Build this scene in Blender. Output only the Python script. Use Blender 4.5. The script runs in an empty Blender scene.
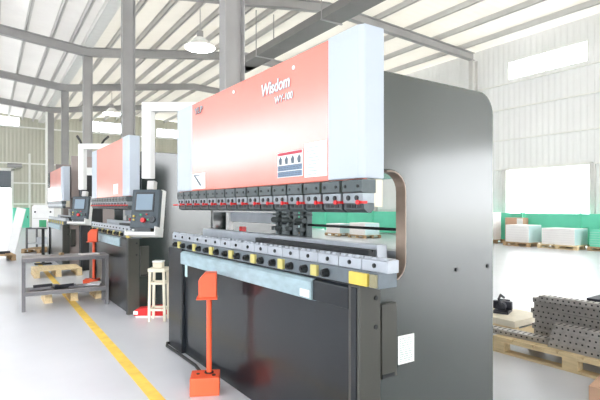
import bpy, bmesh, math, random
from mathutils import Vector, Matrix
random.seed(4)
SC = bpy.context.scene
COL = SC.collection
PI = math.pi

# ------------------------------------------------------------------ materials
def lin(c):
    return tuple(((v/255)/12.92 if v/255 <= 0.04045 else ((v/255+0.055)/1.055)**2.4) for v in c)

def mat(name, rgb, rough=0.5, metal=0.0, noise=0.08, scale=6.0, bump=0.0, bscale=60.0, coat=0.0, coat_rough=0.1,
        spec=0.5, emit=0.0, stretch=(1, 1, 1), rvar=0.0):
    m = bpy.data.materials.new(name); m.use_nodes = True
    nt = m.node_tree; b = nt.nodes['Principled BSDF']
    c = lin(rgb)
    b.inputs['Roughness'].default_value = rough
    b.inputs['Metallic'].default_value = metal
    b.inputs['Coat Weight'].default_value = coat
    b.inputs['Coat Roughness'].default_value = coat_rough
    b.inputs['Specular IOR Level'].default_value = spec
    tc = nt.nodes.new('ShaderNodeTexCoord'); mp = nt.nodes.new('ShaderNodeMapping')
    mp.inputs['Scale'].default_value = stretch
    nt.links.new(tc.outputs['Object'], mp.inputs['Vector'])
    n = nt.nodes.new('ShaderNodeTexNoise'); n.inputs['Scale'].default_value = scale; n.inputs['Detail'].default_value = 5
    nt.links.new(mp.outputs['Vector'], n.inputs['Vector'])
    r = nt.nodes.new('ShaderNodeValToRGB')
    r.color_ramp.elements[0].position = 0.3; r.color_ramp.elements[1].position = 0.7
    r.color_ramp.elements[0].color = tuple(v*(1-noise) for v in c)+(1,)
    r.color_ramp.elements[1].color = tuple(min(1, v*(1+noise)) for v in c)+(1,)
    nt.links.new(n.outputs['Fac'], r.inputs['Fac'])
    nt.links.new(r.outputs['Color'], b.inputs['Base Color'])
    if rvar:
        mr = nt.nodes.new('ShaderNodeMapRange'); mr.inputs['To Min'].default_value = max(0.02, rough-rvar); mr.inputs['To Max'].default_value = rough+rvar
        nt.links.new(n.outputs['Fac'], mr.inputs['Value']); nt.links.new(mr.outputs['Result'], b.inputs['Roughness'])
    if bump:
        n2 = nt.nodes.new('ShaderNodeTexNoise'); n2.inputs['Scale'].default_value = bscale
        nt.links.new(mp.outputs['Vector'], n2.inputs['Vector'])
        bp = nt.nodes.new('ShaderNodeBump'); bp.inputs['Strength'].default_value = bump; bp.inputs['Distance'].default_value = 0.01
        nt.links.new(n2.outputs['Fac'], bp.inputs['Height']); nt.links.new(bp.outputs['Normal'], b.inputs['Normal'])
    if emit:
        b.inputs['Emission Color'].default_value = c+(1,); b.inputs['Emission Strength'].default_value = emit
    return m

def ribbed(name, rgb, axis, period, strength=0.5, trans=0.0, rough=0.55):
    """corrugated sheet: vertical ribs from a wave bump, optionally made translucent as an added source of light"""
    m = mat(name, rgb, rough, 0, 0.04, 0.6)
    nt = m.node_tree; b = nt.nodes['Principled BSDF']
    tc = nt.nodes.new('ShaderNodeTexCoord'); w = nt.nodes.new('ShaderNodeTexWave')
    w.bands_direction = axis; w.wave_profile = 'TRI'; w.inputs['Scale'].default_value = PI/10/period*1.0
    nt.links.new(tc.outputs['Object'], w.inputs['Vector'])
    cr = nt.nodes.new('ShaderNodeValToRGB'); cr.color_ramp.elements[0].position = 0.35; cr.color_ramp.elements[1].position = 0.6
    nt.links.new(w.outputs['Fac'], cr.inputs['Fac'])
    bp = nt.nodes.new('ShaderNodeBump'); bp.inputs['Strength'].default_value = strength; bp.inputs['Distance'].default_value = 0.05
    nt.links.new(cr.outputs['Color'], bp.inputs['Height']); nt.links.new(bp.outputs['Normal'], b.inputs['Normal'])
    if trans:
        out = nt.nodes['Material Output']
        t = nt.nodes.new('ShaderNodeBsdfTranslucent'); t.inputs['Color'].default_value = (1, 0.985, 0.95, 1)
        mx = nt.nodes.new('ShaderNodeMixShader'); mx.inputs['Fac'].default_value = trans
        nt.links.new(b.outputs['BSDF'], mx.inputs[1]); nt.links.new(t.outputs['BSDF'], mx.inputs[2])
        nt.links.new(mx.outputs['Shader'], out.inputs['Surface'])
    return m

def glassmat(name, rgb, clear):
    m = bpy.data.materials.new(name); m.use_nodes = True
    nt = m.node_tree; nt.nodes.remove(nt.nodes['Principled BSDF']); out = nt.nodes['Material Output']
    t = nt.nodes.new('ShaderNodeBsdfTransparent'); t.inputs['Color'].default_value = lin(rgb)+(1,)
    d = nt.nodes.new('ShaderNodeBsdfTranslucent'); d.inputs['Color'].default_value = lin(rgb)+(1,)
    mx = nt.nodes.new('ShaderNodeMixShader'); mx.inputs['Fac'].default_value = 1-clear
    nt.links.new(t.outputs[0], mx.inputs[1]); nt.links.new(d.outputs[0], mx.inputs[2]); nt.links.new(mx.outputs[0], out.inputs['Surface'])
    return m

M = {}
M['floor'] = mat('epoxy_concrete', (204, 206, 212), 0.3, 0, 0.05, 1.3, rvar=0.04, bump=0.02, bscale=8)
M['yellow_line'] = mat('yellow_floor_paint', (246, 206, 92), 0.4, 0, 0.14, 9)
M['ground'] = mat('outdoor_concrete', (205, 205, 200), 0.8)
M['roof_left'] = ribbed('roof_sheet_left', (234, 232, 230), 'Y', 0.3, 0.25, 0.18)  # both roof sheets: translucency added so the sky brightens the hall
M['roof_right'] = ribbed('roof_sheet_right', (240, 236, 226), 'Y', 0.3, 0.25, 0.19)
M['wall_far'] = ribbed('wall_sheet_far', (198, 196, 180), 'X', 0.22, 0.5)
M['wall_side'] = ribbed('wall_sheet_side', (238, 238, 236), 'Y', 0.22, 0.3)
M['steel_grey'] = mat('painted_steel_grey', (162, 160, 158), 0.5, 0, 0.06, 2)
M['steel_pale'] = mat('painted_steel_pale', (206, 204, 200), 0.45, 0, 0.05, 2)
M['traygrey'] = mat('dull_grey_tray_steel', (122, 120, 118), 0.5, 0, 0.06, 2)
M['galv'] = mat('galvanised_steel', (176, 180, 184), 0.4, 0.4, 0.08, 5)
M['white_trim'] = mat('white_trim_paint', (236, 236, 230), 0.5, 0, 0.03)
M['pane'] = glassmat('frosted_window_pane', (250, 252, 255), 0.7)
M['shutter'] = ribbed('roller_shutter_slats', (118, 124, 130), 'Z', 0.1, 0.8)
M['red'] = mat('red_orange_enamel', (240, 118, 98), 0.34, 0, 0.04, 2, coat=1.0, coat_rough=0.22)
M['red'].node_tree.nodes['Principled BSDF'].inputs['Coat IOR'].default_value = 1.9
M['cover'] = mat('light_grey_cover_enamel', (186, 195, 206), 0.4, 0, 0.02, 2)
M['plate'] = mat('dark_grey_green_frame_enamel', (30, 42, 39), 0.45, 0, 0.05, 1.5, bump=0.006, bscale=60, coat=1.0, coat_rough=0.15, spec=0.2)
M['plate'].node_tree.nodes['Principled BSDF'].inputs['Coat IOR'].default_value = 1.84
M['edge'] = mat('pale_brown_edge', (150, 132, 118), 0.4, 0.3, 0.15, 8)
M['bed'] = mat('charcoal_bed_enamel', (24, 29, 34), 0.3, 0, 0.10, 2.2, coat=0.35, coat_rough=0.1, spec=0.2)
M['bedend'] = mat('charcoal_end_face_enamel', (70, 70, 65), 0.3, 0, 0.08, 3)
M['apron'] = mat('brushed_blue_grey_steel', (158, 180, 188), 0.5, 0.15, 0.14, 26, stretch=(1, 0.4, 1), bump=0.05)
M['die'] = mat('machined_light_steel', (178, 184, 192), 0.35, 0.35, 0.06, 14)
M['rail'] = mat('dark_rail_steel', (104, 113, 120), 0.4, 0.2, 0.1, 12)
M['clamp'] = mat('black_oxide_clamp_steel', (84, 92, 94), 0.38, 0.5, 0.12, 25)
M['clamp_low'] = mat('grey_clamp_jaw_steel', (150, 158, 164), 0.36, 0.5, 0.1, 25)
M['clamp_dark'] = mat('near_black_steel', (34, 37, 39), 0.45, 0.3, 0.1, 25)
M['brass'] = mat('yellow_green_shim_paint', (176, 184, 92), 0.5)
M['olive'] = mat('olive_tan_plate_paint', (140, 134, 104), 0.5)
M['yellowpale'] = mat('pale_yellow_block_paint', (196, 186, 112), 0.5, 0, 0.06, 20)
M['yellow'] = mat('yellow_block_paint', (214, 190, 84), 0.45, 0, 0.06, 20)
M['redpl'] = mat('red_plastic_lever', (214, 38, 40), 0.4)
M['orange'] = mat('orange_pedal_enamel', (236, 92, 52), 0.42, 0, 0.05, 8)
M['black'] = mat('black_rubber', (24, 25, 27), 0.5, 0, 0.1, 10)
M['console'] = mat('dark_grey_console_plastic', (58, 70, 78), 0.45, 0, 0.04, 8)
M['bezel'] = mat('black_screen_bezel', (32, 38, 44), 0.3)
M['screen'] = mat('lit_grey_screen', (112, 132, 148), 0.3, 0, 0.05, 3, emit=0.12)
M['screen_white'] = mat('lit_white_screen', (240, 246, 248), 0.25, 0, 0.03, 3, emit=0.9)
M['white_en'] = mat('white_enamel', (240, 240, 238), 0.4, 0, 0.02)
M['cream'] = mat('cream_painted_steel', (232, 224, 204), 0.5, 0, 0.06, 9)
M['green_btn'] = mat('green_plastic', (60, 160, 110), 0.4)
M['paper'] = mat('white_paper', (240, 241, 238), 0.7, 0, 0.02)
M['ink'] = mat('grey_print', (168, 184, 180), 0.8)
M['inkdark'] = mat('dark_grey_print', (92, 104, 116), 0.7)
M['signblue'] = mat('sign_blue_grey', (116, 136, 160), 0.6)
M['signred'] = mat('sign_dark_red', (190, 70, 84), 0.6)
M['letter'] = mat('white_letter_vinyl', (248, 248, 250), 0.5)
M['outline'] = mat('grey_outline_vinyl', (150, 146, 152), 0.5)
M['wood'] = mat('pale_pallet_pine', (222, 200, 158), 0.75, 0, 0.14, 5, stretch=(8, 1, 8), bump=0.1)
M['wood_old'] = mat('brown_pallet_pine', (176, 148, 112), 0.8, 0, 0.18, 5, stretch=(8, 1, 8), bump=0.1)
M['bench'] = mat('grey_bench_steel', (104, 104, 107), 0.5, 0.2, 0.1, 7)
M['benchtop'] = mat('worn_bench_sheet', (140, 136, 136), 0.4, 0.3, 0.16, 6)
M['scrap'] = mat('raw_steel_offcut', (146, 146, 152), 0.35, 0.6, 0.15, 14)
M['scrapdark'] = mat('dark_steel_bar', (58, 60, 68), 0.45, 0.4, 0.15, 14)
M['bar'] = mat('punched_steel_bar', (182, 177, 172), 0.42, 0.45, 0.14, 18)
M['hole'] = mat('dark_punched_slot', (48, 46, 46), 0.7)
M['green'] = mat('mint_green_panel_paint', (104, 212, 178), 0.55, 0, 0.06, 1.5)
M['sheet'] = mat('white_stacked_sheet', (236, 234, 232), 0.5, 0, 0.02, 3)
M['sheetedge'] = mat('pale_blue_sheet_film', (200, 226, 228), 0.5, 0, 0.03, 3)
M['sheetline'] = mat('sheet_edge_line', (218, 214, 214), 0.6, 0, 0.02)
M['carton'] = mat('brown_cardboard', (196, 158, 132), 0.8, 0, 0.06, 5)
M['lampglow'] = mat('lit_lamp_lens', (255, 252, 246), 0.5, 0, 0.0, 3, emit=55.0)
M['panelgrey'] = mat('warm_grey_frame_enamel', (150, 138, 134), 0.4, 0, 0.05, 2)

# ------------------------------------------------------------------ mesh helpers
class MB:
    def __init__(s): s.bm = bmesh.new()
    def box(s, x0, x1, y0, y1, z0, z1, T=None):
        v = [s.bm.verts.new((x, y, z)) for x in (x0, x1) for y in (y0, y1) for z in (z0, z1)]
        if T is not None:
            for q in v: q.co = T @ q.co
        for f in ((0, 1, 3, 2), (4, 6, 7, 5), (0, 4, 5, 1), (2, 3, 7, 6), (0, 2, 6, 4), (1, 5, 7, 3)):
            s.bm.faces.new([v[i] for i in f])
        return s
    def prism(s, poly, axis, lo, hi):
        """poly: 2-D outline; extruded along axis ('x': poly is (y,z); 'y': (x,z); 'z': (x,y))"""
        def p(u, v, w):
            return {'x': (w, u, v), 'y': (u, w, v), 'z': (u, v, w)}[axis]
        a = [s.bm.verts.new(p(u, v, lo)) for u, v in poly]; b = [s.bm.verts.new(p(u, v, hi)) for u, v in poly]
        n = len(poly)
        s.bm.faces.new(a); s.bm.faces.new(b[::-1])
        for i in range(n): s.bm.faces.new((a[i], b[i], b[(i+1) % n], a[(i+1) % n]))
        return s
    def cyl(s, p0, p1, r0, r1=None, n=12):
        r1 = r0 if r1 is None else r1
        p0, p1 = Vector(p0), Vector(p1); d = (p1-p0).normalized()
        u = d.orthogonal().normalized(); w = d.cross(u)
        a = [s.bm.verts.new(p0+r0*(math.cos(2*PI*i/n)*u+math.sin(2*PI*i/n)*w)) for i in range(n)]
        b = [s.bm.verts.new(p1+r1*(math.cos(2*PI*i/n)*u+math.sin(2*PI*i/n)*w)) for i in range(n)]
        s.bm.faces.new(a[::-1]); s.bm.faces.new(b)
        for i in range(n): s.bm.faces.new((a[i], a[(i+1) % n], b[(i+1) % n], b[i]))
        return s
    def tube(s, pts, r, n=10):
        pts = [Vector(p) for p in pts]; rings = []; u = None
        for i, p in enumerate(pts):
            t = (pts[min(i+1, len(pts)-1)]-pts[max(i-1, 0)]).normalized()
            u = t.orthogonal().normalized() if u is None else (u-t*u.dot(t)).normalized()
            w = t.cross(u)
            rings.append([s.bm.verts.new(p+r*(math.cos(2*PI*k/n)*u+math.sin(2*PI*k/n)*w)) for k in range(n)])
        for a, b in zip(rings, rings[1:]):
            for k in range(n): s.bm.faces.new((a[k], a[(k+1) % n], b[(k+1) % n], b[k]))
        s.bm.faces.new(rings[0][::-1]); s.bm.faces.new(rings[-1])
        return s
    def build(s, name, m, parent=None, bevel=0.0, smooth=False, segs=2):
        bmesh.ops.recalc_face_normals(s.bm, faces=s.bm.faces[:])
        me = bpy.data.meshes.new(name); s.bm.to_mesh(me); s.bm.free()
        me.materials.append(M[m] if isinstance(m, str) else m)
        if smooth:
            for p in me.polygons: p.use_smooth = True
        o = bpy.data.objects.new(name, me); COL.objects.link(o)
        if parent is not None: o.parent = parent
        if bevel:
            b = o.modifiers.new('bevel', 'BEVEL'); b.width = bevel; b.segments = segs; b.limit_method = 'ANGLE'; b.angle_limit = 0.6
            b.harden_normals = False
        return o

def tag(o, label, cat, group=None, kind=None):
    if label: o['label'] = label
    if cat: o['category'] = cat
    if group: o['group'] = group
    if kind: o['kind'] = kind
    return o

def empty(name, loc, rz, label, cat, group=None):
    o = bpy.data.objects.new(name, None); COL.objects.link(o); o.empty_display_size = 0.2
    o.location = loc; o.rotation_euler = (0, 0, rz)
    return tag(o, label, cat, group)

def struct(o):
    o['kind'] = 'structure'; return o

def copy_tree(o, parent=None):
    c = o.copy(); COL.objects.link(c)
    if parent is not None: c.parent = parent
    for ch in list(o.children): copy_tree(ch, c)
    return c

def arc(cx, cz, r, a0, a1, n=8):
    return [(cx+r*math.cos(a0+(a1-a0)*i/n), cz+r*math.sin(a0+(a1-a0)*i/n)) for i in range(n+1)]

def text(name, body, size, x, y, z, m, parent, offset=0.0, depth=0.002, sx=1.0, shear=0.0):
    """raised lettering that faces -x and reads along -y"""
    cu = bpy.data.curves.new(name, 'FONT'); cu.body = body; cu.size = size; cu.offset = offset; cu.extrude = depth; cu.shear = shear
    tmp = bpy.data.objects.new('tmp', cu); COL.objects.link(tmp)
    dg = bpy.context.evaluated_depsgraph_get(); dg.update()
    me = bpy.data.meshes.new_from_object(tmp.evaluated_get(dg))
    bpy.data.objects.remove(tmp)
    R = Matrix(((0, 0, -1, x), (-sx, 0, 0, y), (0, 1, 0, z), (0, 0, 0, 1)))
    me.transform(R); me.materials.clear(); me.materials.append(M[m])
    o = bpy.data.objects.new(name, me); COL.objects.link(o); o.parent = parent
    return o

# ------------------------------------------------------------------ building shell
XV, XR, XE = 2.88, 9.0, 16.2          # valley, right ridge, right eave column line
XL, YN, YF, XW = -9.4, -15.0, 36.0, 16.6
PROFILE = [(-9.4, 6.75), (-3.2, 7.36), (XV, 6.72), (XR, 7.62), (XE, 7.28)]
def rz_at(x):
    for (a, za), (b, zb) in zip(PROFILE, PROFILE[1:]):
        if a <= x <= b: return za+(zb-za)*(x-a)/(b-a)
    return PROFILE[0][1] if x < PROFILE[0][0] else PROFILE[-1][1]

fl = struct(MB().box(XL, XW, YN, YF, -0.1, 0).build('floor', 'floor'))
MB().box(0.905, 0.995, -3, 13.0, 0.0005, 0.002).build('painted_line', 'yellow_line', fl)
struct(MB().box(-60, 70, -70, 100, -0.3, -0.11).build('ground', 'ground'))

def sheet(xa, xb, name, m):
    b = MB(); za, zb = rz_at(xa)+0.34, rz_at(xb)+0.34
    b.prism([(xa, za), (xb, zb), (xb, zb+0.04), (xa, za+0.04)], 'y', YN, YF)
    return b.build(name, m)
ceil = struct(sheet(-9.6, -3.2, 'ceiling', 'roof_left'))
for xa, xb, m in ((-3.2, XV, 'roof_left'), (XV, XR, 'roof_right'), (XR, XW+0.1, 'roof_right')):
    o = sheet(xa, xb, 'roof_sheet', m); o.parent = ceil
# purlins: light Z-section bars running down the hall
px = [-8.6, -7.8, -7.0, -6.2, -5.4, -4.6, -3.8, -2.9, -2.1, -1.3, -0.55, 0.22, 1.0, 1.76, 2.36, 3.6, 4.4, 5.2, 6.0, 6.8, 7.6, 8.5, 9.6, 11.1, 12.6, 14.05, 15.5]
for x in px:
    z = rz_at(x)+0.15
    MB().box(x-0.035, x+0.035, YN, YF, z+0.165, z+0.185).box(x-0.006, x+0.006, YN, YF, z, z+0.18).box(x-0.006, x+0.06, YN, YF, z, z+0.012).build('purlin', 'steel_pale', ceil)
# valley gutter
MB().box(XV-0.16, XV+0.16, YN, YF, rz_at(XV)+0.16, rz_at(XV)+0.2).box(XV-0.17, XV-0.155, YN, YF, rz_at(XV)+0.16, rz_at(XV)+0.34).box(XV+0.155, XV+0.17, YN, YF, rz_at(XV)+0.16, rz_at(XV)+0.34).build('valley_gutter', 'white_trim', ceil)

FR = [-11.6, -5.7, 0.2, 6.2, 12.25, 18.1, 24.1, 30.1]
for y in FR:
    b = MB()
    for (xa, za), (xb, zb) in zip(PROFILE, PROFILE[1:]):
        for dz0, dz1, hw in ((-0.15, -0.135, 0.1), (-0.135, 0.135, 0.007), (0.135, 0.15, 0.1)):
            b.prism([(xa, za+dz0), (xb, zb+dz0), (xb, zb+dz1), (xa, za+dz1)], 'y', y-hw, y+hw)
    b.build('roof_rafter', 'steel_grey', ceil)
def column(x, y, ztop, m='steel_grey', label=None, w=0.15):
    b = MB().box(x-w, x-w+0.014, y-0.1, y+0.1, 0, ztop).box(x+w-0.014, x+w, y-0.1, y+0.1, 0, ztop).box(x-w, x+w, y-0.006, y+0.006, 0, ztop)
    o = struct(b.build('steel_column', m))
    MB().box(x-0.2, x+0.2, y-0.16, y+0.16, 0, 0.02).build('base_plate', 'steel_grey', o)
    return o
for i, y in enumerate(FR):
    column(XV, y, rz_at(XV)-0.15)
    column(XE, y, rz_at(XE)-0.15, 'steel_pale')
# white strip added for the lit side of the far valley column
MB().cyl((XV-0.22, 30.0, 0.3), (XV-0.22, 30.0, 6.6), 0.06).build('lit_side_strip', 'white_trim', bpy.data.objects['steel_column.014'])

def wall(name, axis, at, th, u0, u1, z0, top, holes, m):
    """wall sheet split around rectangular openings; top is a height or a function of u"""
    us = sorted(set([u0, u1]+[h[0] for h in holes]+[h[1] for h in holes]+([x for x, _ in PROFILE if u0 < x < u1] if callable(top) else [])))
    b = MB()
    for a, c in zip(us, us[1:]):
        mid = (a+c)/2
        hs = sorted([(h[2], h[3]) for h in holes if h[0] <= mid <= h[1]])
        segs = []; z = z0
        for ha, hb in hs:
            if ha > z: segs.append((z, ha, ha))
            z = hb
        ta, tc = (top(a), top(c)) if callable(top) else (top, top)
        segs.append((z, ta, tc))
        for za, zb, zc in segs:
            poly = [(a, za), (c, za), (c, zc), (a, zb)]
            b.prism(poly, 'y' if axis == 'y' else 'x', at, at+th)
    return struct(b.build(name, m))

far_holes = [(-3.4, 1.16, 0, 3.62), (-1.8, 1.66, 6.5, 7.15), (6.0, 8.05, 6.55, 7.35), (10.5, 12.6, 6.55, 7.25)]
wf = wall('wall_far', 'y', YF, 0.12, XL, XW, 0, lambda x: rz_at(x)+0.34, far_holes, 'wall_far')
right_holes = [(8.0, 11.0, 0, 2.7), (8.05, 11.0, 6.1, 6.85), (19.0, 23.0, 0, 2.7), (19.0, 22.0, 6.1, 6.85), (-12.5, -5.5, 0, 3.5), (-4.0, -1.0, 6.1, 6.85), (2.0, 5.0, 6.1, 6.85)]
wr = wall('wall_right', 'x', XW, 0.12, YN, YF, 0, 7.6, right_holes, 'wall_side')
left_holes = [(-11, 33, 3.6, 5.6), (2.0, 7.0, 0, 3.2)]
wl = wall('wall_left', 'x', XL-0.12, 0.12, YN, YF, 0, 7.05, left_holes, 'wall_side')
wn = wall('wall_near', 'y', YN-0.12, 0.12, XL, XW, 0, lambda x: rz_at(x)+0.34, [(-8.2, -2.8, 0, 6.0), (1.6, 15.6, 0, 6.0)], 'wall_far')  # wide right opening added out of view so sun whitens the right-bay floor
# girts of the far wall, of the right wall
for z in (1.5, 2.86, 4.14, 6.5):
    MB().box(1.3 if z < 4 else XL, XW, YF-0.07, YF, z-0.045, z+0.045).build('girt', 'white_trim', wf)
for x in (2.2, 6.4, 10.2, 13.4):
    MB().box(x-0.06, x+0.06, YF-0.09, YF, 0, 4.8).build('wall_post', 'white_trim', wf)
for z in (2.73, 3.86, 5.04, 6.0):
    MB().box(XW-0.07, XW, YN, YF, z-0.02, z+0.02).build('girt', 'white_trim', wr)
for y in (7.9, 11.1, 18.9, 23.1):
    MB().box(XW-0.09, XW, y-0.07, y+0.07, 0, 2.73).build('wall_post', 'steel_pale', wr)

def window(n, axis, at, u0, u1, z0, z1, k):
    b = MB(); t = 0.05
    def bx(a, c, za, zb, d0=-0.01, d1=0.05):
        b.box(*((a, c, at+d0, at+d1) if axis == 'y' else (at+d0, at+d1, a, c)), za, zb)
    bx(u0, u1, z0, z0+t); bx(u0, u1, z1-t, z1); bx(u0, u0+t, z0+t, z1-t); bx(u1-t, u1, z0+t, z1-t)
    for i in range(1, k):
        u = u0+(u1-u0)*i/k; bx(u-0.02, u+0.02, z0+t, z1-t)
    o = struct(b.build('window_%d' % n, 'white_trim'))
    p = MB()
    p.box(*((u0+t, u1-t, at+0.02, at+0.026) if axis == 'y' else (at+0.02, at+0.026, u0+t, u1-t)), z0+t, z1-t)
    p.build('pane', 'pane', o)
n = 1
for h in far_holes[1:]: window(n, 'y', YF, *h, 4); n += 1
for h in right_holes:
    if h[2] > 1: window(n, 'x', XW, *h, 2); n += 1
window(n, 'x', XL-0.12, *left_holes[0], 20)  # unseen window band, added to light the machine fronts
# left far door: half-lowered roller shutter in its frame
b = MB()
b.box(1.16, 1.3, YF-0.1, YF, 0, 3.75).box(-3.54, -3.4, YF-0.1, YF, 0, 3.75).box(-3.54, 1.3, YF-0.1, YF, 3.62, 3.8)
d1 = struct(b.build('door_1', 'white_trim'))
MB().box(-3.4, 1.16, YF-0.05, YF-0.02, 2.52, 3.62).build('roller_shutter', 'shutter', d1)
MB().cyl((0.95, YF-0.2, 3.98), (1.75, YF-0.2, 3.98), 0.13).box(1.3, 1.42, YF-0.3, YF-0.1, 3.8, 4.05).build('shutter_motor', 'steel_grey', d1)
# right door: open doorway with a frame and rolled shutter above
b = MB().box(XW-0.06, XW, 7.92, 8.0, 0, 2.78).box(XW-0.06, XW, 11.0, 11.08, 0, 2.78).box(XW-0.06, XW, 7.92, 11.08, 2.7, 2.78)
d2 = struct(b.build('door_2', 'white_trim'))

# ------------------------------------------------------------------ press brakes
def c_plate(y, top=1.985, back=1.1, th=0.05):
    r = 0.13
    poly = [(0.14, 0.0), (back, 0.0)]
    poly += arc(back-r, top-r, r, 0, PI/2)
    poly += [(0.17, top), (0.17, 1.49), (0.2, 1.485)]
    poly += arc(0.235, 1.38, 0.105, PI/2, 0, 6)
    poly += arc(0.24, 1.02, 0.1, 0, -PI/2, 6)
    poly += [(0.14, 0.92)]
    return MB().prism(poly, 'y', y-th/2, y+th/2)

def press_brake(D, YL, label, lettering, detail, top=1.985, platemat='plate', screenmat='screen', pend=(1.47, 5.42), armlen=0.55, back=1.1):
    a = math.radians(1.0)
    F = 1.497
    ox, oy = F*math.cos(a)+D*math.sin(a)*-1, F*math.sin(a)+D*math.cos(a)
    root = empty('press_brake', (ox, oy, 0), a, label, 'press brake', 'press brakes in a row')
    dy = YL-4.2                         # shift of the left end against the nearest machine
    # frame
    c_plate(1.775, top, back).build('side_plate', platemat, root, 0.006)
    out = arc(0.235, 1.38, 0.105, PI/2, 0, 6)+arc(0.24, 1.02, 0.1, 0, -PI/2, 6)
    inn = arc(0.235, 1.38, 0.098, PI/2, 0, 6)+arc(0.24, 1.02, 0.093, 0, -PI/2, 6)
    MB().prism([(0.205, 1.4845)]+out+[(0.16, 0.9205), (0.16, 0.9275)]+inn[::-1]+[(0.205, 1.4775)], 'y', 1.742, 1.808).build('throat_edge', 'edge', root)  # paler brown strip lining the throat
    c_plate(4.22+dy, top, back).build('side_plate', platemat, root, 0.006)
    MB().box(0.5, 0.95, 1.8, 4.195+dy, 1.5, top-0.06).build('upper_crossbeam', 'plate', root, 0.006)
    MB().box(0.14, 0.45, 1.8, 4.195+dy, 0, 0.86).build('bed_core', 'bed', root)
    # bed front
    MB().box(0.03, 0.14, 1.80, 4.09+dy, 0, 0.93).build('bed_panel', 'bed', root, 0.004)
    MB().box(0.0, 0.135, 1.713, 1.80, 0, 0.925).build('bed_end_block', 'bedend', root, 0.006)
    MB().box(-0.006, 0.012, 1.735, 1.775, 0.0, 0.915).build('bed_corner_strip', 'bed', root, 0.003)
    e = MB().box(0.0, 0.14, 4.09+dy, 4.44+dy, 0, 0.925).build('bed_end_block', 'bed', root, 0.006)
    MB().box(-0.003, 0.0005, 4.11+dy, 4.125+dy, 0.12, 0.3).build('slot', 'clamp_dark', e)
    # front apron with its bevelled top edge
    ya, yb = 2.10, 4.09+dy
    MB().prism([(0.03, 0.79), (-0.012, 0.8), (-0.012, 0.895), (0.01, 0.912), (0.03, 0.912)], 'y', ya, yb).build('apron', 'apron', root, 0.003)
    MB().prism([(0.03, 0.8), (0.0, 0.8), (0.0, 0.905), (0.02, 0.915), (0.03, 0.915)], 'y', 1.8, ya-0.004).build('apron_cover', 'bed', root, 0.003)
    # right-end details
    MB().box(0.15, 0.255, 1.722, 1.75, 0.45, 0.82).build('end_bracket', 'bedend', root, 0.005)
    MB().box(0.152, 0.235, 1.719, 1.722, 0.452, 0.475).build('bracket_slot', 'clamp_dark', root)
    for z in (0.72, 0.86): MB().cyl((0.1, 1.7135, z), (0.1, 1.708, z), 0.012, n=10).build('plate_bolt', 'clamp_dark', root)
    for x in (0.75, 1.04): MB().cyl((x, 1.752, 0.945), (x, 1.744, 0.945), 0.011, n=10).build('plate_bolt', 'clamp_dark', root)
    # lower rail with yellow blocks and knobs
    r = MB().box(0.012, 0.13, 1.60, 4.32+dy, 0.925, 0.998).build('die_rail', 'rail', root, 0.003)
    ys = [4.16, 3.80, 3.45, 3.105, 2.77, 2.426, 2.085]
    for y in ys:
        y += dy
        if y < 1.9: continue
        MB().box(-0.006, 0.012, y-0.028, y+0.028, 0.932, 0.99).build('yellow_block', 'yellowpale', r, 0.002)
        if detail:
            for s in (-1, 1):
                MB().cyl((0.012, y+s*0.098, 0.958), (-0.018, y+s*0.098, 0.958), 0.024, 0.02, 12).cyl((-0.018, y+s*0.098, 0.958), (-0.026, y+s*0.098, 0.958), 0.011, n=8).build('knob', 'clamp_dark', r)
    MB().box(-0.006, 0.012, 1.66, 1.79, 0.93, 0.99).build('yellow_block', 'yellow', r, 0.002)
    MB().box(-0.004, 0.012, 1.605, 1.645, 0.93, 0.99).build('rail_end_plate', 'olive', r, 0.002)
    # die holder: a row of clamping segments with bolts, dark die, rear rail
    y = 4.42+dy; seg = 0.179; i = 0
    while y-seg > 1.55:
        s = MB().prism([(0.03, 0.999), (0.03, 1.05), (0.042, 1.058), (0.1, 1.058), (0.1, 0.999)], 'y', y-seg+0.003, y-0.003)
        for k in range(3):
            yy = y-seg*(0.2+0.3*k)
            s.prism([(0.03, 1.056), (0.06, 1.056), (0.05, 1.066), (0.034, 1.066)], 'y', yy-0.016, yy+0.016)
        h = s.build('die_clamp', 'die', root, 0.0015)
        if detail:
            MB().cyl((0.03, y-seg/2, 1.028), (0.024, y-seg/2, 1.028), 0.011, n=10).cyl((0.026, y-seg/2, 1.028), (0.02, y-seg/2, 1.028), 0.006, n=6).build('bolt', 'clamp_dark', h)
        y -= seg; i += 1
    ye = 4.4+dy
    MB().box(0.13, 0.26, 1.81, ye, 0.998, 1.02).build('die_base', 'rail', root)
    MB().prism([(0.115, 1.02), (0.115, 1.085), (0.133, 1.085), (0.14, 1.07), (0.147, 1.085), (0.165, 1.085), (0.165, 1.02)], 'y', 1.78, ye-1.45).build('lower_die', 'clamp_dark', root, 0.001)
    MB().box(0.2, 0.27, 1.81, ye-0.3, 1.02, 1.105).build('rear_die_rail', 'die', root, 0.003)
    # ram: core, red front panel, pale end covers
    MB().box(0.03, 0.13, 1.72, 4.15+dy, 1.436, 2.02).build('ram_core', 'plate', root)
    rp = MB().box(0.0, 0.03, 1.955, 3.846+dy, 1.434, 2.16).build('ram_panel', 'red', root, 0.004)
    MB().box(0.012, 0.034, 1.70, 4.17+dy, 1.418, 1.436).build('panel_lower_lip', 'red', root)
    for y0, y1 in ((1.69, 1.955), (3.848+dy, 4.185+dy)):
        cm = 'plate' if (D > 9 and y0 > 3) else 'cover'
        c = MB().prism([(-0.006, y0+0.03), (0.012, y0), (0.135, y0), (0.135, y1), (-0.006, y1)], 'z', 1.436, 2.165).build('cylinder_cover', cm, root, 0.006)
    MB().box(0.03, 0.135, 1.7, 1.76, 1.30, 1.434).build('ram_end_block', 'cream', root, 0.004)
    # upper tool clamps with punches
    p = 0.1651; y = 4.134+dy; i = 0
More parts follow.
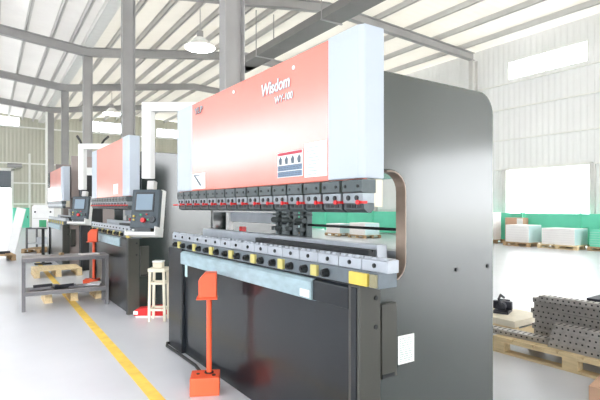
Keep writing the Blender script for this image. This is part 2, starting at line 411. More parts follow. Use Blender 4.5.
    while y-p > 1.64:
        a0, a1 = y-p+0.006, y-0.006
        c = MB().prism([(0.06, 1.43), (-0.022, 1.43), (-0.03, 1.422), (-0.03, 1.372), (-0.02, 1.366), (0.06, 1.366)], 'y', a0+0.004, a1-0.004).build('punch_clamp', 'clamp', root, 0.002)
        c2 = MB().box(-0.022, 0.05, a0+0.004, a1-0.004, 1.318, 1.366).build('clamp_jaw', 'clamp_low', c, 0.002)
        MB().prism([(0.05, 1.318), (-0.014, 1.318), (-0.014, 1.29), (0.01, 1.273), (0.03, 1.273), (0.05, 1.29)], 'y', a0+0.004, a1-0.004).build('punch', 'clamp', c, 0.001)
        if detail:
            for q in (0.3, 0.7):
                yy = a0+(a1-a0)*q
                MB().cyl((-0.022, yy, 1.343), (-0.028, yy, 1.343), 0.0125, n=8).build('jaw_bolt', 'clamp_dark', c)
            for q in (0.2, 0.8):
                yy = a0+(a1-a0)*q
                MB().cyl((-0.03, yy, 1.398), (-0.034, yy, 1.398), 0.008, n=8).build('cap_bolt', 'clamp_dark', c)
            for q in (0.25, 0.5, 0.75):
                yy = a0+(a1-a0)*q
                MB().box(-0.0165, -0.0135, yy-0.014, yy+0.014, 1.296, 1.312).build('punch_slot', 'clamp_dark', c)
            MB().box(-0.046, -0.014, a0-0.018, a0+0.03, 1.316, 1.328).cyl((-0.046, a0+0.006, 1.322), (-0.055, a0+0.006, 1.322), 0.011, n=10).build('red_lever', 'redpl', c)
        if a0 > 1.75: MB().box(-0.012, 0.03, a0-0.008, a0-0.003, 1.37, 1.425).build('shim', 'brass', c)
        y -= p; i += 1
    MB().cyl((0.0, 4.12+dy, 1.318), (0.0, 4.3+dy, 1.318), 0.006, n=8).build('laser_line', 'redpl', root)  # red rod standing in for the laser's line of light
    # back gauge
    g = MB().box(0.48, 0.56, 3.25+dy, 4.19+dy, 1.165, 1.25).build('back_gauge', 'die', root, 0.004)
    MB().box(0.46, 0.5, 4.1+dy, 4.16+dy, 0.99, 1.25).build('gauge_post', 'white_en', g)
    MB().box(0.5, 0.54, 3.9+dy, 3.96+dy, 1.0, 1.12).build('gauge_marker', 'redpl', g)
    MB().box(0.5, 0.6, 1.8, 4.19+dy, 1.0, 1.045).build('gauge_table', 'galv', g)
    MB().cyl((0.5, 1.8, 1.17), (0.5, 3.3+dy, 1.17), 0.009).build('gauge_rod', 'clamp_dark', g)
    for yc in (3.22+dy, 3.06+dy, 2.88+dy):
        t = MB().box(0.48, 0.53, yc-0.035, yc+0.035, 1.03, 1.27).box(0.44, 0.5, yc-0.06, yc+0.06, 1.06, 1.09).box(0.42, 0.5, yc-0.025, yc+0.025, 1.12, 1.15)
        t.cyl((0.46, yc, 1.03), (0.46, yc, 1.27), 0.014).cyl((0.45, yc-0.05, 1.2), (0.45, yc+0.05, 1.2), 0.022).box(0.45, 0.52, yc-0.055, yc+0.055, 1.235, 1.25)
        t.build('gauge_finger', 'clamp', g, 0.003)
    if pend is None: return root, rp
    # pendant control on its swing arm (given in building coordinates, brought into the machine frame)
    inv = Matrix.Rotation(-a, 4, 'Z') @ Matrix.Translation((-ox, -oy, 0))
    def L(x, y, z): return inv @ Vector((x, y, z))
    cx, cy = pend
    k = cy/5.42
    zt = 2.43
    yaw = math.radians(-48)
    rgt = Vector((0.8387, -0.5446, 0))
    pole0 = Vector((cx+0.04, cy+0.06, 0))
    arm = pole0+rgt*armlen
    b = MB().box(-0.055, 0.055, -0.055, 0.055, 1.62, zt+0.05, Matrix.Translation(L(pole0.x, pole0.y, 0)) @ Matrix.Rotation(yaw, 4, 'Z'))
    bar_T = Matrix.Translation(L(pole0.x, pole0.y, zt)) @ Matrix.Rotation(math.radians(-33)-a, 4, 'Z')
    b.box(0.0, armlen, -0.05, 0.05, -0.05, 0.05, bar_T)
    pb = b.build('pendant_arm', 'white_en', root, 0.01)
    endp = L(arm.x, arm.y, zt)
    tgt = Vector((0.45, 4.2+dy, top-0.05))
    MB().tube([endp, (endp+tgt)/2+Vector((0, 0, 0.05)), tgt], 0.05).build('arm_bracket', 'white_en', pb)
    if D > 1:
        MB().tube([L(pole0.x-0.02, pole0.y, zt+0.05), L(pole0.x-0.05, pole0.y, zt+0.12), L(pole0.x-0.1, pole0.y, zt+0.2)], 0.02, 6).build('arm_cable', 'black', pb)
        MB().tube([L(pole0.x+0.3, pole0.y-0.2, zt+0.05), L(pole0.x+0.34, pole0.y-0.2, zt+0.12), L(pole0.x+0.42, pole0.y-0.22, zt+0.2)], 0.02, 6).build('arm_cable', 'black', pb)
    T = Matrix.Translation(L(cx, cy, 1.27)) @ Matrix.Rotation(math.radians(-42)-a, 4, 'Z') @ Matrix.Rotation(math.radians(-10), 4, 'X')
    # local panel frame: x right, -y towards the viewer, z up
    def pbx(x0, x1, y0, y1, z0, z1, nm, m, par, bv=0.0):
        return MB().box(x0, x1, y0, y1, z0, z1, T).build(nm, m, par, bv)
    w = 0.165
    cp = pbx(-w, w, -0.03, 0.03, -0.215, 0.225, 'control_panel', 'console', root, 0.008)
    pbx(-w-0.006, w+0.006, 0.03, 0.115, -0.235, 0.235, 'console_shell', 'white_en', cp, 0.012)
    pbx(-0.03, 0.06, 0.02, 0.1, 0.235, 0.34, 'swivel_joint', 'steel_pale', cp, 0.01)
    bz = pbx(-0.125, 0.105, -0.038, -0.03, -0.03, 0.19, 'screen_bezel', 'bezel', cp, 0.004)
    pbx(-0.105, 0.088, -0.0415, -0.038, -0.008, 0.17, 'screen', screenmat, bz)
    def btn(x, z, r, m, nm, d=0.02):
        MB().cyl(T @ Vector((x, -0.03, z)), T @ Vector((x, -0.03-d, z)), r, r*0.9, 12).build(nm, m, cp)
    btn(-0.005, -0.125, 0.028, 'redpl', 'emergency_stop', 0.035)
    btn(0.1, -0.115, 0.036, 'bezel', 'selector_dial', 0.02)
    btn(0.055, -0.12, 0.01, 'green_btn', 'push_button'); btn(-0.04, -0.065, 0.011, 'green_btn', 'push_button')
    btn(-0.12, -0.08, 0.012, 'yellow', 'push_button'); btn(-0.12, -0.12, 0.01, 'yellow', 'push_button')
    btn(0.03, -0.06, 0.009, 'redpl', 'push_button')
    tr = MB().box(-w-0.006, w+0.006, -0.11, 0.1, -0.3, -0.28, T).box(-w-0.006, w+0.006, -0.11, -0.1, -0.3, -0.262, T).box(w, w+0.012, -0.11, 0.1, -0.3, -0.2, T).box(-w-0.012, -w, -0.11, 0.1, -0.3, -0.24, T)
    tr.build('console_tray', 'white_en', cp, 0.003)
    pbx(-0.09, 0.1, -0.06, 0.03, -0.285, -0.215, 'junction_block', 'bezel', cp)
    return root, rp

m1, rp1 = press_brake(0.0, 4.2, 'nearest and largest red press brake, its dark side plate facing the camera', True, True)
m2, rp2 = press_brake(4.2, 3.88, 'second red and black press brake, behind the grey workbench', True, True, screenmat='screen', pend=(1.42, 9.66), armlen=0.95)
m3, rp3 = press_brake(9.5, 4.2, 'farthest press brake, a narrow red strip beyond the second machine', False, False, top=2.4, platemat='panelgrey', pend=None)

# lettering, plates and stickers
def letters(nm, body, size, y, z, par, x=-0.004, shear=0.12, sx=1.0):
    text(nm, body, size, x+0.0012, y, z, 'outline', par, offset=size*0.045, depth=0.001, sx=sx, shear=shear)
    text(nm, body, size, x-0.001, y, z, 'letter', par, offset=size*0.006, depth=0.001, sx=sx, shear=shear)
letters('lettering', 'Wisdom', 0.105, 2.655, 1.998, rp1, sx=0.92)
letters('lettering', 'WY-100', 0.058, 2.49, 1.925, rp1, sx=1.0)
text('logo', 'YLP', 0.07, -0.004, 3.775, 2.065, 'inkdark', rp1, offset=0.003, depth=0.001, sx=1.45)
text('logo', 'YLP', 0.07, -0.0055, 3.772, 2.067, 'letter', rp1, offset=-0.002, depth=0.001, sx=1.45)

def sign(par, y0, y1, z0, z1, nm='sign_plate', m='paper', x=-0.001):
    return MB().box(x-0.002, x+0.0005, y0, y1, z0, z1).build(nm, m, par)
def warning_sign(par):
    s = sign(par, 2.19, 2.456, 1.473, 1.622)
    MB().box(-0.005, -0.003, 2.195, 2.451, 1.603, 1.619).build('red_heading', 'signred', s)
    for k in range(4):
        yc = 2.42-k*0.066
        MB().prism([(yc-0.012, 1.55), (yc+0.012, 1.55), (yc+0.02, 1.575), (yc, 1.597), (yc-0.014, 1.58)], 'x', -0.005, -0.003).build('pictogram', 'inkdark', s)
    for z0, z1 in ((1.512, 1.543), (1.477, 1.507)):
        MB().box(-0.005, -0.003, 2.195, 2.451, z0, z1).build('text_band', 'signblue', s)
    b = MB()
    for r in range(6):
        zz = 1.482+r*0.0105+(0.004 if r > 2 else 0)
        y = 2.44
        while y > 2.21:
            w = random.uniform(0.01, 0.03); b.box(-0.0062, -0.005, max(2.2, y-w), y, zz, zz+0.004); y -= w+0.008
    b.build('text_line', 'inkdark', s)
warning_sign(rp1)
def instruction_label(par):
    s = sign(par, 1.966, 2.17, 1.462, 1.648, 'instruction_label')
    for r in range(9):
        z = 1.475+r*0.018; y = 2.15-random.uniform(0, 0.03)
        MB().box(-0.0045, -0.003, y-random.uniform(0.05, 0.13), y, z, z+0.005).build('text_line', 'ink', s)
instruction_label(rp1)
s = sign(rp1, 3.56, 3.835, 1.448, 1.575, 'safety_label')
MB().prism([(3.80, 1.563), (3.78, 1.567), (3.64, 1.48), (3.655, 1.468)], 'x', -0.0045, -0.003).box(-0.0045, -0.003, 3.66, 3.8, 1.556, 1.563).build('pictogram', 'inkdark', s)
for y, z in ((2.281, 2.095), (3.051, 2.11)): MB().cyl((0.0, y, z), (-0.006, y, z), 0.012, n=10).build('panel_screw', 'white_en', rp1)
sign(rp2, 2.2, 2.45, 1.47, 1.6, 'warning_label')
o = sign(m1, 4.03, 4.085, 0.685, 0.79, 'rating_plate', 'sheetedge', x=0.029)
sign(m1, 2.11, 2.20, 0.81, 0.85, 'sticker', 'paper', x=-0.013)
nb = MB().box(0.289, 0.407, 1.7485, 1.75, 0.49, 0.637).build('paper_notice', 'paper', m1)
b = MB()
for r in range(11):
    z = 0.503+r*0.0115; x = 0.3
    while x < 0.385:
        w = random.uniform(0.008, 0.03); b.box(x, min(x+w, 0.395), 1.7475, 1.7486, z, z+0.0035); x += w+0.006
b.build('printed_lines', 'ink', nb)

# ------------------------------------------------------------------ pedal stands
def pedal_stand(loc, rz, label, tall=0.84):
    r = empty('pedal_stand', loc, rz, label, 'pedal stand', 'orange pedal stands')
    base = MB().box(-0.1, 0.1, -0.095, 0.085, 0.0, 0.125).build('base_box', 'orange', r, 0.006)
    MB().cyl((0.06, -0.04, 0.125), (0.06, -0.04, 0.131), 0.013).cyl((-0.05, 0.0, 0.125), (-0.05, 0.0, 0.129), 0.012).build('base_bolts', 'clamp_dark', base)
    MB().cyl((0.025, 0.02, 0.12), (0.025, 0.02, tall-0.15), 0.0185, n=16).build('post', 'orange', r, smooth=False)
    MB().cyl((0.025, 0.02, 0.125), (0.025, 0.02, 0.132), 0.032, n=16).build('post_collar', 'clamp_dark', r)
    h = MB().prism([(-0.045, tall-0.175), (0.08, tall-0.175), (0.08, tall), (0.0, tall), (-0.045, tall-0.05)], 'y', -0.05, 0.06).build('head_box', 'orange', r, 0.006)
    MB().box(-0.06, 0.085, -0.06, 0.062, tall-0.185, tall-0.175).build('head_flange', 'orange', h, 0.002)
    return r
p1 = pedal_stand((1.276, 3.19, 0), math.radians(-25), 'orange pedal stand in front of the nearest press brake')
p2 = pedal_stand((1.235, 7.42, 0.14), math.radians(-20), 'orange pedal stand on a pallet behind the grey workbench', 0.84)
tag(MB().tube([(1.445, 4.42, 0.02), (1.40, 4.45, 0.022), (1.37, 4.36, 0.022), (1.385, 4.1, 0.02), (1.395, 3.7, 0.02), (1.36, 3.42, 0.02), (1.345, 3.31, 0.022), (1.342, 3.26, 0.06)], 0.013, 8).build('floor_cable', 'black', smooth=True),
    'black cable running along the floor to the near orange pedal stand', 'cable')

# ------------------------------------------------------------------ stool and red box between the machines
st = empty('stool', (1.635, 5.5, 0), math.radians(-33), 'cream steel stool standing left of the nearest press brake', 'stool')
MB().box(-0.1, 0.1, -0.1, 0.1, 0.56, 0.605).build('seat', 'cream', st, 0.008)
for sx in (-1, 1):
    for sy in (-1, 1):
        MB().prism([(sx*0.088-0.014, 0), (sx*0.088+0.014, 0), (sx*0.078+0.014, 0.56), (sx*0.078-0.014, 0.56)], 'y', sy*0.08-0.014, sy*0.08+0.014).build('leg', 'cream', st, 0.003)
b = MB()
for z in (0.12, 0.42):
    for s in (-1, 1):
        b.box(-0.08, 0.08, s*0.08-0.008, s*0.08+0.008, z, z+0.025); b.box(s*0.08-0.008, s*0.08+0.008, -0.08, 0.08, z, z+0.025)
b.build('rung', 'cream', st)
bx = empty('small_box', (1.635, 5.5, 0.605), math.radians(-33), 'small cream box sitting on the stool seat', 'box')
MB().box(-0.058, 0.05, -0.05, 0.05, 0.0, 0.075).build('box_body', 'cream', bx, 0.006)
MB().box(-0.062, 0.054, -0.054, 0.054, 0.062, 0.08).build('lid', 'white_en', bx, 0.003)
rb = empty('foot_pedal', (1.60, 5.74, 0), math.radians(-33), 'red and white foot pedal on the floor behind the cream stool', 'foot pedal')
MB().prism([(-0.17, 0.02), (0.2, 0.02), (0.2, 0.1), (0.12, 0.13), (-0.14, 0.1), (-0.17, 0.07)], 'y', -0.07, 0.07).build('pedal_guard', 'redpl', rb, 0.006)
MB().box(-0.175, -0.12, -0.075, 0.075, 0.035, 0.075).build('pedal_plate', 'white_en', rb, 0.004)
MB().box(-0.15, 0.18, -0.06, 0.06, 0.0, 0.02).build('pedal_base', 'white_en', rb)

# ------------------------------------------------------------------ workbench
wb = empty('workbench', (0.845, 6.98, 0), math.radians(-3), 'grey steel workbench with a lower shelf in front of the second press brake', 'workbench')
HX, HY = 0.505, 0.2
MB().box(-HX, HX, -HY, HY, 0.655, 0.665).build('bench_top', 'benchtop', wb, 0.002)
MB().box(-HX, HX, -HY, -HY+0.04, 0.61, 0.655).box(-HX, HX, HY-0.04, HY, 0.61, 0.655).box(-HX, -HX+0.04, -HY+0.04, HY-0.04, 0.61, 0.655).box(HX-0.04, HX, -HY+0.04, HY-0.04, 0.61, 0.655).build('top_frame', 'bench', wb, 0.003)
for sx in (-1, 1):
    for sy in (-1, 1):
        x = sx*(HX-0.022); y = sy*(HY-0.022)
        MB().box(x-0.021, x+0.021, y-0.021, y+0.021, 0, 0.61).build('leg', 'bench', wb, 0.003)
MB().box(-HX+0.043, HX-0.043, -HY+0.0, -HY+0.04, 0.19, 0.235).box(-HX+0.043, HX-0.043, HY-0.04, HY, 0.19, 0.235).build('shelf_frame', 'bench', wb, 0.003)
MB().box(-HX+0.045, HX-0.045, -HY, HY, 0.235, 0.242).build('shelf', 'benchtop', wb)
def bench_pt(x, y, z): return (Matrix.Translation((0.845, 6.98, 0)) @ Matrix.Rotation(math.radians(-3), 4, 'Z') @ Vector((x, y, z)))
def offcut(x, y, z, lx, ly, lz, rz, m, label, cat='offcut', nm='steel_offcut', lip=True):
    b = MB().box(-lx/2, lx/2, -ly/2, ly/2, 0, lz*0.35 if lip else lz)
    if lip: b.box(-lx/2, lx/2, -ly/2, -ly/2+0.008, 0, lz)
    o = b.build(nm, m, None, 0.001)
    o.location = bench_pt(x, y, z); o.rotation_euler = (0, 0, rz)
    return tag(o, label, cat, 'metal pieces on the workbench')
S = 0.2445
offcut(-0.3, -0.06, S, 0.24, 0.05, 0.03, 0.12, 'scrap', 'pale angled steel strip under the black bar on the bench shelf')
o = offcut(-0.27, -0.06, S+0.03, 0.22, 0.035, 0.035, 0.2, 'scrapdark', 'short black steel bar at the left of the bench shelf', 'bar', 'steel_bar', False)
offcut(-0.03, -0.05, S, 0.24, 0.06, 0.05, 0.25, 'scrapdark', 'dark bent steel offcut in the middle of the bench shelf')
offcut(0.03, 0.07, S, 0.2, 0.07, 0.03, -0.2, 'scrap', 'pale steel offcut behind the dark one mid-shelf')
offcut(0.13, -0.08, S, 0.2, 0.06, 0.025, 0.1, 'scrap', 'flat grey steel offcut right of centre on the bench shelf')
offcut(0.3, -0.02, S, 0.22, 0.1, 0.03, -0.15, 'scrap', 'wide pale sheet offcut at the right end of the bench shelf')
offcut(-0.2, 0.09, S, 0.24, 0.06, 0.04, -0.1, 'benchtop', 'dull brown-grey offcut at the back left of the bench shelf')
offcut(0.36, 0.1, S, 0.16, 0.08, 0.035, 0.3, 'sheet', 'bright pale offcut at the back right corner of the bench shelf')
offcut(0.28, -0.02, 0.665, 0.24, 0.14, 0.01, 0.1, 'sheet', 'thin pale sheet lying at the right of the bench top', 'sheet', 'metal_sheet', False)
offcut(-0.05, 0.05, 0.665, 0.05, 0.04, 0.03, 0.5, 'wood_old', 'small brown block on the middle of the bench top', 'block', 'wooden_block', False)

# ------------------------------------------------------------------ pallets
def pallet(loc, rz, lx, ly, label, m='wood', h=0.14, group='wooden pallets'):
    r = empty('wooden_pallet', loc, rz, label, 'pallet', group)
    b = MB(); k = 7; w = ly/k
    for i in range(k): b.box(-lx/2, lx/2, -ly/2+i*w+0.008, -ly/2+(i+1)*w-0.008, h-0.02, h)
    b.build('deck_boards', m, r, 0.002)
    for x in (-lx/2+0.045, 0, lx/2-0.045):
        MB().box(x-0.045, x+0.045, -ly/2, ly/2, h-0.04, h-0.02).build('stringer', m, r)
        for y in (-ly/2+0.06, 0, ly/2-0.06):
            MB().box(x-0.045, x+0.045, y-0.06, y+0.06, 0.018, h-0.04).build('block', m, r, 0.002)
        MB().box(x-0.05, x+0.05, -ly/2, ly/2, 0, 0.018).build('bottom_board', m, r)
    return r
pallet((1.08, 10.3, 0), 0, 0.8, 0.8, 'empty pale pallet behind the workbench', 'wood')
pallet((0.985, 7.5, 0), 0, 0.73, 0.5, 'pale pallet behind the workbench carrying the small orange pedal stand', 'wood')
pallet((-0.48, 8.75, 0), 0.0, 1.2, 0.9, 'brown pallet cut off by the left edge of the photo', 'wood_old')
pallet((-0.15, 13.9, 0), 0.1, 1.3, 0.9, 'brown pallet carrying dark scrap near the bright doorway', 'wood_old')
for i in range(3):
    o = MB().box(-0.3, 0.3, -0.03, 0.03, 0, 0.03).box(-0.3, 0.3, 0.03, 0.04, 0, 0.05).build('scrap_bar', 'scrapdark')
    o.location = (-0.1+0.12*i, 13.7+0.19*i, 0.14); o.rotation_euler = (0, 0, 0.1*i-0.1)
    tag(o, ['dark scrap bar at the near edge of the brown pallet by the doorway', 'dark scrap bar in the middle of the brown pallet by the doorway', 'dark scrap bar at the far edge of the brown pallet by the doorway'][i], 'scrap bar', 'scrap bars on the brown pallet')
# white boxed machine on a grey frame and pallet, far left
pw = pallet((1.36, 15.6, 0), math.radians(-33), 0.95, 0.8, 'brown pallet under the grey steel table with the white machine', 'wood_old', 0.12)
ft = empty('steel_table', (1.36, 15.6, 0.12), math.radians(-33), 'low grey steel frame table carrying the white machine', 'table')
for sx in (-1, 1):
    for sy in (-1, 1): MB().box(sx*0.4-0.02, sx*0.4+0.02, sy*0.26-0.02, sy*0.26+0.02, 0, 0.55).build('leg', 'bench', ft)
MB().box(-0.42, 0.42, -0.28, 0.28, 0.55, 0.59).build('table_top', 'bench', ft)
MB().box(-0.38, 0.38, -0.24, 0.24, 0.12, 0.15).build('lower_shelf', 'galv', ft)
wm = empty('white_machine', (1.38, 15.55, 0.71), math.radians(-33), 'white boxy machine with a green panel, on the grey frame table', 'machine')
MB().prism([(-0.32, 0), (0.32, 0), (0.32, 0.6), (0.26, 0.65), (-0.26, 0.65), (-0.32, 0.6)], 'y', -0.2, 0.2).build('housing', 'white_en', wm, 0.01)
MB().box(-0.1, 0.1, -0.215, -0.2, 0.02, 0.22).build('green_panel', 'green_btn', wm)
MB().box(-0.28, 0.28, -0.21, -0.2, 0.26, 0.275).build('seam_strip', 'steel_pale', wm)
for x in (-0.22, 0.22): MB().cyl((x, -0.2, 0.45), (x, -0.215, 0.45), 0.025, n=10).build('latch', 'black', wm)
wp = MB().prism([(-0.13, 0), (0.13, 0), (0.13, 1.3), (-0.13, 1.3)], 'y', -0.015, 0.015).build('leaning_board', 'white_en', None, 0.003)
wp.location = (0.5, 15.85, 0.0); wp.rotation_euler = (math.radians(-3), math.radians(12), math.radians(-33))
tag(wp, 'white board leaning against the left side of the white machine', 'board')
wi = MB().box(-0.2, 0.2, -0.12, 0.12, 0, 0.16).box(-0.16, 0.02, -0.125, -0.12, 0.03, 0.13).build('metal_crate', 'galv', None, 0.004)
wi.location = (1.36, 15.6, 0.27); wi.rotation_euler = (0, 0, math.radians(-33))
tag(wi, 'pale metal crate on the lower shelf of the grey frame table', 'crate')
# black post by the third machine
bp = empty('post_stand', (1.02, 12.3, 0), 0, 'slim black post stand in front of the farthest press brake', 'stand')
MB().box(-0.03, 0.03, -0.03, 0.03, 0.02, 0.8).build('post', 'black', bp)
MB().box(-0.17, 0.17, -0.12, 0.12, 0, 0.025).build('foot_plate', 'black', bp)
ec = empty('electrical_cabinet', (1.78, 10.75, 0), 0, 'black electrical cabinet with a white top between the second and farthest press brakes', 'cabinet')
MB().box(-0.2, 0.2, -0.15, 0.15, 0, 1.95).build('body', 'black', ec, 0.006)
MB().prism([(-0.21, 1.95), (0.21, 1.95), (0.21, 2.03)]+arc(0.13, 2.03, 0.08, 0, PI/2, 4)+arc(-0.13, 2.03, 0.08, PI/2, PI, 4), 'y', -0.16, 0.16).build('cap', 'white_en', ec)
dd = MB().box(-0.215, -0.2, -0.13, 0.13, 0.08, 1.88).build('door', 'bezel', ec, 0.004)
MB().box(-0.235, -0.215, -0.11, -0.09, 0.95, 1.08).build('handle', 'steel_pale', dd)
# green cabinets by the far door
for i, (x, w, lab) in enumerate(((1.45, 0.34, 'mint green locker right beside the bright far doorway'), (1.9, 0.3, 'mint green locker nearer to the white machine'))):
    g = empty('locker', (x, 34.9, 0), 0, lab, 'locker', 'green lockers by the far door')
    MB().box(-w/2-0.06, w/2+0.06, -0.3, 0.3, 0, 1.25).build('body', 'green', g, 0.01)
    d = MB().box(-w/2-0.02, w/2+0.02, -0.32, -0.3, 0.06, 1.2).build('door', 'green', g, 0.006)
    MB().box(w/2-0.06, w/2-0.03, -0.35, -0.32, 0.6, 0.75).build('handle', 'black', d)

# ------------------------------------------------------------------ right side: punched bars on a pallet
pallet((4.46, 2.02, 0), math.radians(1.5), 1.25, 1.36, 'pale pallet stacked with punched steel bars', 'wood')
def bar_mesh(L, w, h):
    b = MB()
    b.prism([(0, 0), (w, 0), (w, 0.012), (0.012, 0.012), (0.012, h-0.01), (w*0.5, h-0.01), (w*0.5, h), (0, h)], 'y', -L/2, L/2)
    return b
def make_bar(L, w, h):
    o = bar_mesh(L, w, h).build('punched_bar', 'bar', None, 0.001)
    b = MB(); n = int(L/0.045)
    for i in range(n):
        y = -L/2+0.03+i*(L-0.06)/max(1, n-1)
        b.box(-0.0015, 0.002, y-0.007, y+0.007, h*0.4, h*0.68)
    for i in range(n):
        y = -L/2+0.03+i*(L-0.06)/max(1, n-1)
        b.box(0.02, w*0.45, y-0.006, y+0.006, h-0.001, h+0.0012)
    b.build('slot_row', 'hole', o)
    return o
protos = {0: make_bar(0.78, 0.2, 0.048), 1: make_bar(0.62, 0.22, 0.046), 2: make_bar(0.9, 0.18, 0.046)}
used = set()
def put_bar(k, x, y, z, rz, label):
    o = protos[k] if k not in used else copy_tree(protos[k])
    used.add(k)
    o.location = (x, y, z); o.rotation_euler = (0, 0, rz)
    tag(o, label, 'steel bar', 'punched steel bars on the pallet')
Z0 = 0.14
ords = ['lowest', 'second from the bottom', 'third from the bottom', 'fourth from the bottom', 'fifth from the bottom', 'topmost']
O7 = ['lowest', 'second from bottom', 'third from bottom', 'middle one', 'third from top', 'second from top', 'topmost']
for i in range(4):
    put_bar(0, 3.895+0.014*(i % 2), 1.82-0.015*i, Z0+i*0.049, 0.02+0.03*(i % 2), 'punched grey steel bar, %s of the front stack' % ['lowest', 'second from bottom', 'second from top', 'topmost'][i])
for i in range(7):
    put_bar(1, 4.18+[0, .02, .005, .025, 0, .015, .01][i], 2.2+[0, .02, -.01, .015, .03, 0, .02][i], Z0+i*0.047, [-.03, .02, -.01, .03, -.02, .01, -.03][i], 'punched grey steel bar, %s of the tall stack behind the front one' % O7[i])
for i in range(6):
    put_bar(2, 4.45+[0, .02, .005, .02, 0, .01][i], 1.95-0.012*i, Z0+i*0.047, [0, .03, -.02, .02, 0, .03][i], 'punched grey steel bar, %s of the third stack' % ['lowest', 'second from bottom', 'third from bottom', 'third from top', 'second from top', 'topmost'][i])
put_bar(2, 4.12, 1.95, Z0+7*0.047+0.003, 0.1, 'pale punched bar lying across the tall stack')
put_bar(1, 4.42, 1.7, Z0+6*0.047+0.003, -0.05, 'short punched bar on top of the third stack')
put_bar(1, 3.90, 2.55, Z0, 0.12, 'single punched bar lying flat at the left end of the bar pallet')
for i in range(6):
    o = MB().box(-0.14, 0.14, -0.5, 0.5, 0, 0.05).build('steel_channel', 'scrapdark' if i == 5 else 'bar', None, 0.002)
    o.location = (4.84+0.01*(i % 2), 1.9-0.02*i, Z0+i*0.052); o.rotation_euler = (0, 0, 0.02*(i % 3))
    tag(o, 'wide steel channel, %s of the rear stack on the bar pallet' % ['lowest', 'second from the bottom', 'third from the bottom', 'third from the top', 'second from the top', 'dark topmost one'][i], 'steel channel', 'wide steel channels on the bar pallet')
vb = empty('metal_fitting', (4.95, 3.34, 0.09), 0.4, 'small dark metal fitting on white crate behind the bar pallet', 'fitting')
MB().box(-0.12, 0.12, -0.08, 0.08, 0, 0.04).cyl((-0.1, 0, 0.08), (0.12, 0, 0.08), 0.05).box(-0.03, 0.03, -0.1, 0.1, 0.04, 0.13).cyl((0.1, -0.06, 0.1), (0.1, 0.06, 0.1), 0.035).build('body', 'scrapdark', vb, 0.004)
MB().tube([(-0.1, 0, 0.1), (-0.12, 0.02, 0.17), (-0.02, 0.02, 0.2), (0.06, 0, 0.16)], 0.014, 8).build('curved_handle', 'scrapdark', vb)
pc = empty('low_crate', (4.95, 3.3, 0), 0.0, 'low cream crate on the floor under the dark fitting', 'crate')
MB().box(-0.3, 0.3, -0.3, 0.3, 0.02, 0.09).build('crate_body', 'cream', pc, 0.006)
MB().box(-0.3, -0.22, -0.3, 0.3, 0, 0.02).box(0.22, 0.3, -0.3, 0.3, 0, 0.02).build('runner', 'wood', pc)
cb = empty('cardboard_box', (3.59, 1.50, 0), 0.21, 'brown cardboard box corner at the lower edge beside the bar pallet', 'box')
MB().box(-0.18, 0.18, -0.18, 0.18, 0, 0.1).build('box_body', 'carton', cb, 0.004)
MB().box(-0.18, 0.18, -0.01, 0.01, 0.1, 0.103).build('flap_tape', 'cream', cb)

# far right: wrapped sheet stacks on pallets, green partition
for i, (yc, w) in enumerate(((4.0, 3.8), (8.0, 3.8), (12.0, 3.8), (16.0, 3.8), (20.0, 3.8), (24.0, 3.8))):
    g = struct(MB().box(16.02, 16.08, yc-w/2-0.08, yc+w/2+0.08, 0.06, 1.08).build('partition_panel', 'green'))
    f = MB()
    for y in (yc-w/2-0.08, yc-0.02, yc+w/2+0.02): f.box(15.98, 16.02, y, y+0.06, 0, 1.12)
    f.build('panel_post', 'green', g)
def sheet_stack(x, y, lx, ly, z0, h, label, top='sheet', group='white sheet stacks by the right wall', layers=7):
    r = empty('sheet_stack', (x, y, z0), 0, label, 'stack of sheets', group)
    MB().box(-lx/2, lx/2, -ly/2, ly/2, 0, h).build('wrapped_block', top, r, 0.006)
    b = MB()
    for k in range(1, layers):
        z = h*k/layers
        b.box(-lx/2-0.004, lx/2+0.004, -ly/2-0.004, ly/2+0.004, z-0.003, z+0.003)
    b.build('sheet_layers', 'sheetline', r)
    MB().box(-lx/2+0.02, lx/2-0.02, -ly/2-0.006, -ly/2-0.001, 0.01, h-0.01).build('film_side', 'sheetedge', r)
    return r
pallet((15.1, 9.4, 0), 0, 0.9, 0.95, 'pale pallet under the white sheet stack nearer to the dark press brake', 'wood_old', 0.13)
sheet_stack(15.1, 9.42, 0.75, 0.82, 0.13, 0.57, 'white wrapped sheet stack nearer to the dark press brake')
pallet((15.2, 8.1, 0), 0, 0.9, 1.25, 'pale pallet under the widest white sheet stack', 'wood', 0.13)
sheet_stack(15.2, 8.1, 0.8, 1.02, 0.13, 0.5, 'widest white wrapped sheet stack under the bright doorway')
pallet((15.4, 6.85, 0), 0, 0.8, 0.95, 'pallet under the mint green bundle by the right wall', 'wood_old', 0.12)
sheet_stack(15.4, 6.85, 0.7, 0.85, 0.12, 0.5, 'mint green wrapped bundle right of the white sheet stacks', 'green')
cbx = empty('carton', (15.78, 10.1, 0), 0, 'tall brown carton between the white stacks and the green partition', 'carton')
MB().box(-0.17, 0.17, -0.34, 0.34, 0, 0.92).build('carton_body', 'carton', cbx, 0.006)
MB().box(-0.175, -0.17, -0.34, -0.12, 0.66, 0.9).build('white_label', 'paper', cbx)
pr = pallet((15.2, 10.95, 0), 0, 0.9, 0.95, 'brown pallet under the tall stack of white trays', 'wood_old', 0.13)
for k in range(6):
    t = MB().box(-0.3, 0.3, -0.38, 0.38, 0, 0.03).box(-0.32, 0.32, -0.4, -0.38, 0.0, 0.16).box(-0.32, 0.32, 0.38, 0.4, 0.0, 0.16).box(-0.32, -0.3, -0.38, 0.38, 0.0, 0.12).box(0.3, 0.32, -0.38, 0.38, 0.0, 0.12).build('white_tray', 'sheet')
    t.location = (15.2+0.012*(k % 2), 10.95, 0.13+k*0.162)
    tag(t, 'white tray, %s of the stack beside the dark press brake edge' % ['lowest', 'second from the bottom', 'third from the bottom', 'third from the top', 'second from the top', 'topmost'][k], 'tray', 'stacked white trays')
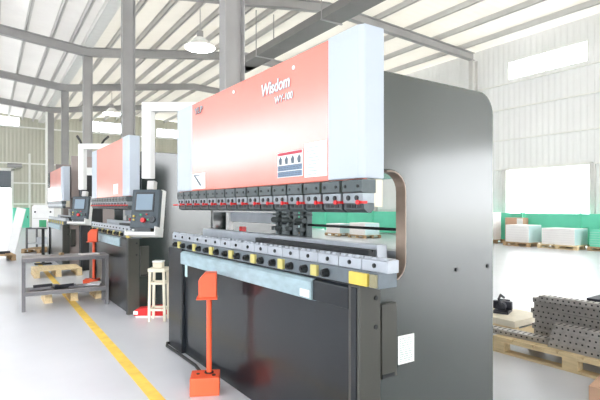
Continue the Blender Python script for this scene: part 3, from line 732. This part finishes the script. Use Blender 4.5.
# pale goods seen through the press brake's throat
for i, (x, y, h) in enumerate(((13.4, 15.6, 0.5), (13.4, 17.3, 0.42), (12.6, 19.6, 0.45))):
    nm = ['farther right', 'middle', 'farther left'][i]
    pallet((x, y, 0), 0, 0.9, 1.1, 'pallet under the %s pale stack seen through the press opening' % nm, 'wood_old', 0.13)
    sheet_stack(x, y, 0.8, 1.0, 0.13, h, '%s pale wrapped stack seen through the press opening' % nm, 'sheet', 'pale stacks seen through the press opening')

# ------------------------------------------------------------------ cable tray, lamps
tray = empty('cable_tray', (7.4, 0, 6.1), 0, 'long grey steel cable tray hung under the roof above the nearest press brake', 'cable tray')
MB().box(-0.3, 0.3, 3.0, 15.1, -0.01, 0.0).box(-0.3, -0.288, 3.0, 15.1, 0, 0.2).box(0.288, 0.3, 3.0, 15.1, 0, 0.2).box(-0.31, -0.3, 3.0, 15.1, 0.19, 0.21).box(-0.31, -0.3, 3.0, 15.1, -0.01, 0.01).build('tray_channel', 'traygrey', tray)
MB().box(-0.1, 0.05, 3.0, 15.1, 0.0, 0.05).build('cable_bundle', 'steel_pale', tray)
for y in (4.3, 8.0, 9.9, 13.45):
    h = rz_at(7.4)+0.15-6.1
    MB().box(-0.33, -0.31, y-0.015, y+0.015, -0.02, h).box(0.31, 0.33, y-0.015, y+0.015, -0.02, h).box(-0.34, 0.34, y-0.025, y+0.025, -0.04, -0.01).build('hanger_rod', 'steel_grey', tray)
MB().prism([(14.6, -0.01), (15.4, -0.01), (15.4, 0.3), (15.2, 0.3)], 'x', -0.3, 0.3).build('end_bracket', 'traygrey', tray)

def lamp(x, y, z, label):
    r = empty('high_bay_lamp', (x, y, z), 0, label, 'lamp', 'high bay lamps')
    MB().cyl((0, 0, 0), (0, 0, 0.3), 0.46, 0.14, 28).build('reflector', 'white_en', r)
    MB().cyl((0, 0, -0.02), (0, 0, -0.002), 0.44, 0.44, 28).build('lens', 'lampglow', r)
    MB().cyl((0, 0, 0.3), (0, 0, 0.5), 0.1, n=14).build('ballast', 'steel_grey', r)
    MB().cyl((0, 0, 0.5), (0, 0, rz_at(x)+0.335-z), 0.012, n=8).build('rod', 'steel_grey', r)
lamp(5.43, 14.0, 6.2, 'blazing high bay lamp left of the near column, above the nearest press brake')
lamp(5.5, 27.0, 6.3, 'far high bay lamp glowing in front of the far gable window')

# ------------------------------------------------------------------ daylight
w = bpy.data.worlds.new('World'); SC.world = w; w.use_nodes = True
bg = w.node_tree.nodes['Background']; bg.inputs['Color'].default_value = (0.95, 0.975, 1.0, 1); bg.inputs['Strength'].default_value = 7.0

sun = bpy.data.lights.new('sun', 'SUN'); so = bpy.data.objects.new('sun', sun); COL.objects.link(so)
sun.energy = 10.0; sun.angle = math.radians(5); sun.color = (1, 0.985, 0.97)
so.rotation_euler = Vector((0.2, 0.98, -0.29)).to_track_quat('-Z', 'Y').to_euler()
# ------------------------------------------------------------------ camera
cam = bpy.data.cameras.new('camera'); co = bpy.data.objects.new('camera', cam); COL.objects.link(co)
cam.sensor_fit = 'HORIZONTAL'; cam.sensor_width = 36; cam.lens = 478/600*36; cam.shift_y = 7/600
cam.clip_start = 0.05; cam.clip_end = 300
co.location = (0, 0, 1.3); co.rotation_euler = (PI/2, 0, -math.radians(33))
SC.camera = co
SC.view_settings.view_transform = 'Standard'; SC.view_settings.look = 'None'
SC.view_settings.gamma = 1; SC.view_settings.exposure = 0.14; SC.view_settings.use_curve_mapping = False
SC.cycles.use_denoising = True
SC.cycles.max_bounces = 8; SC.cycles.diffuse_bounces = 5; SC.cycles.transparent_max_bounces = 8
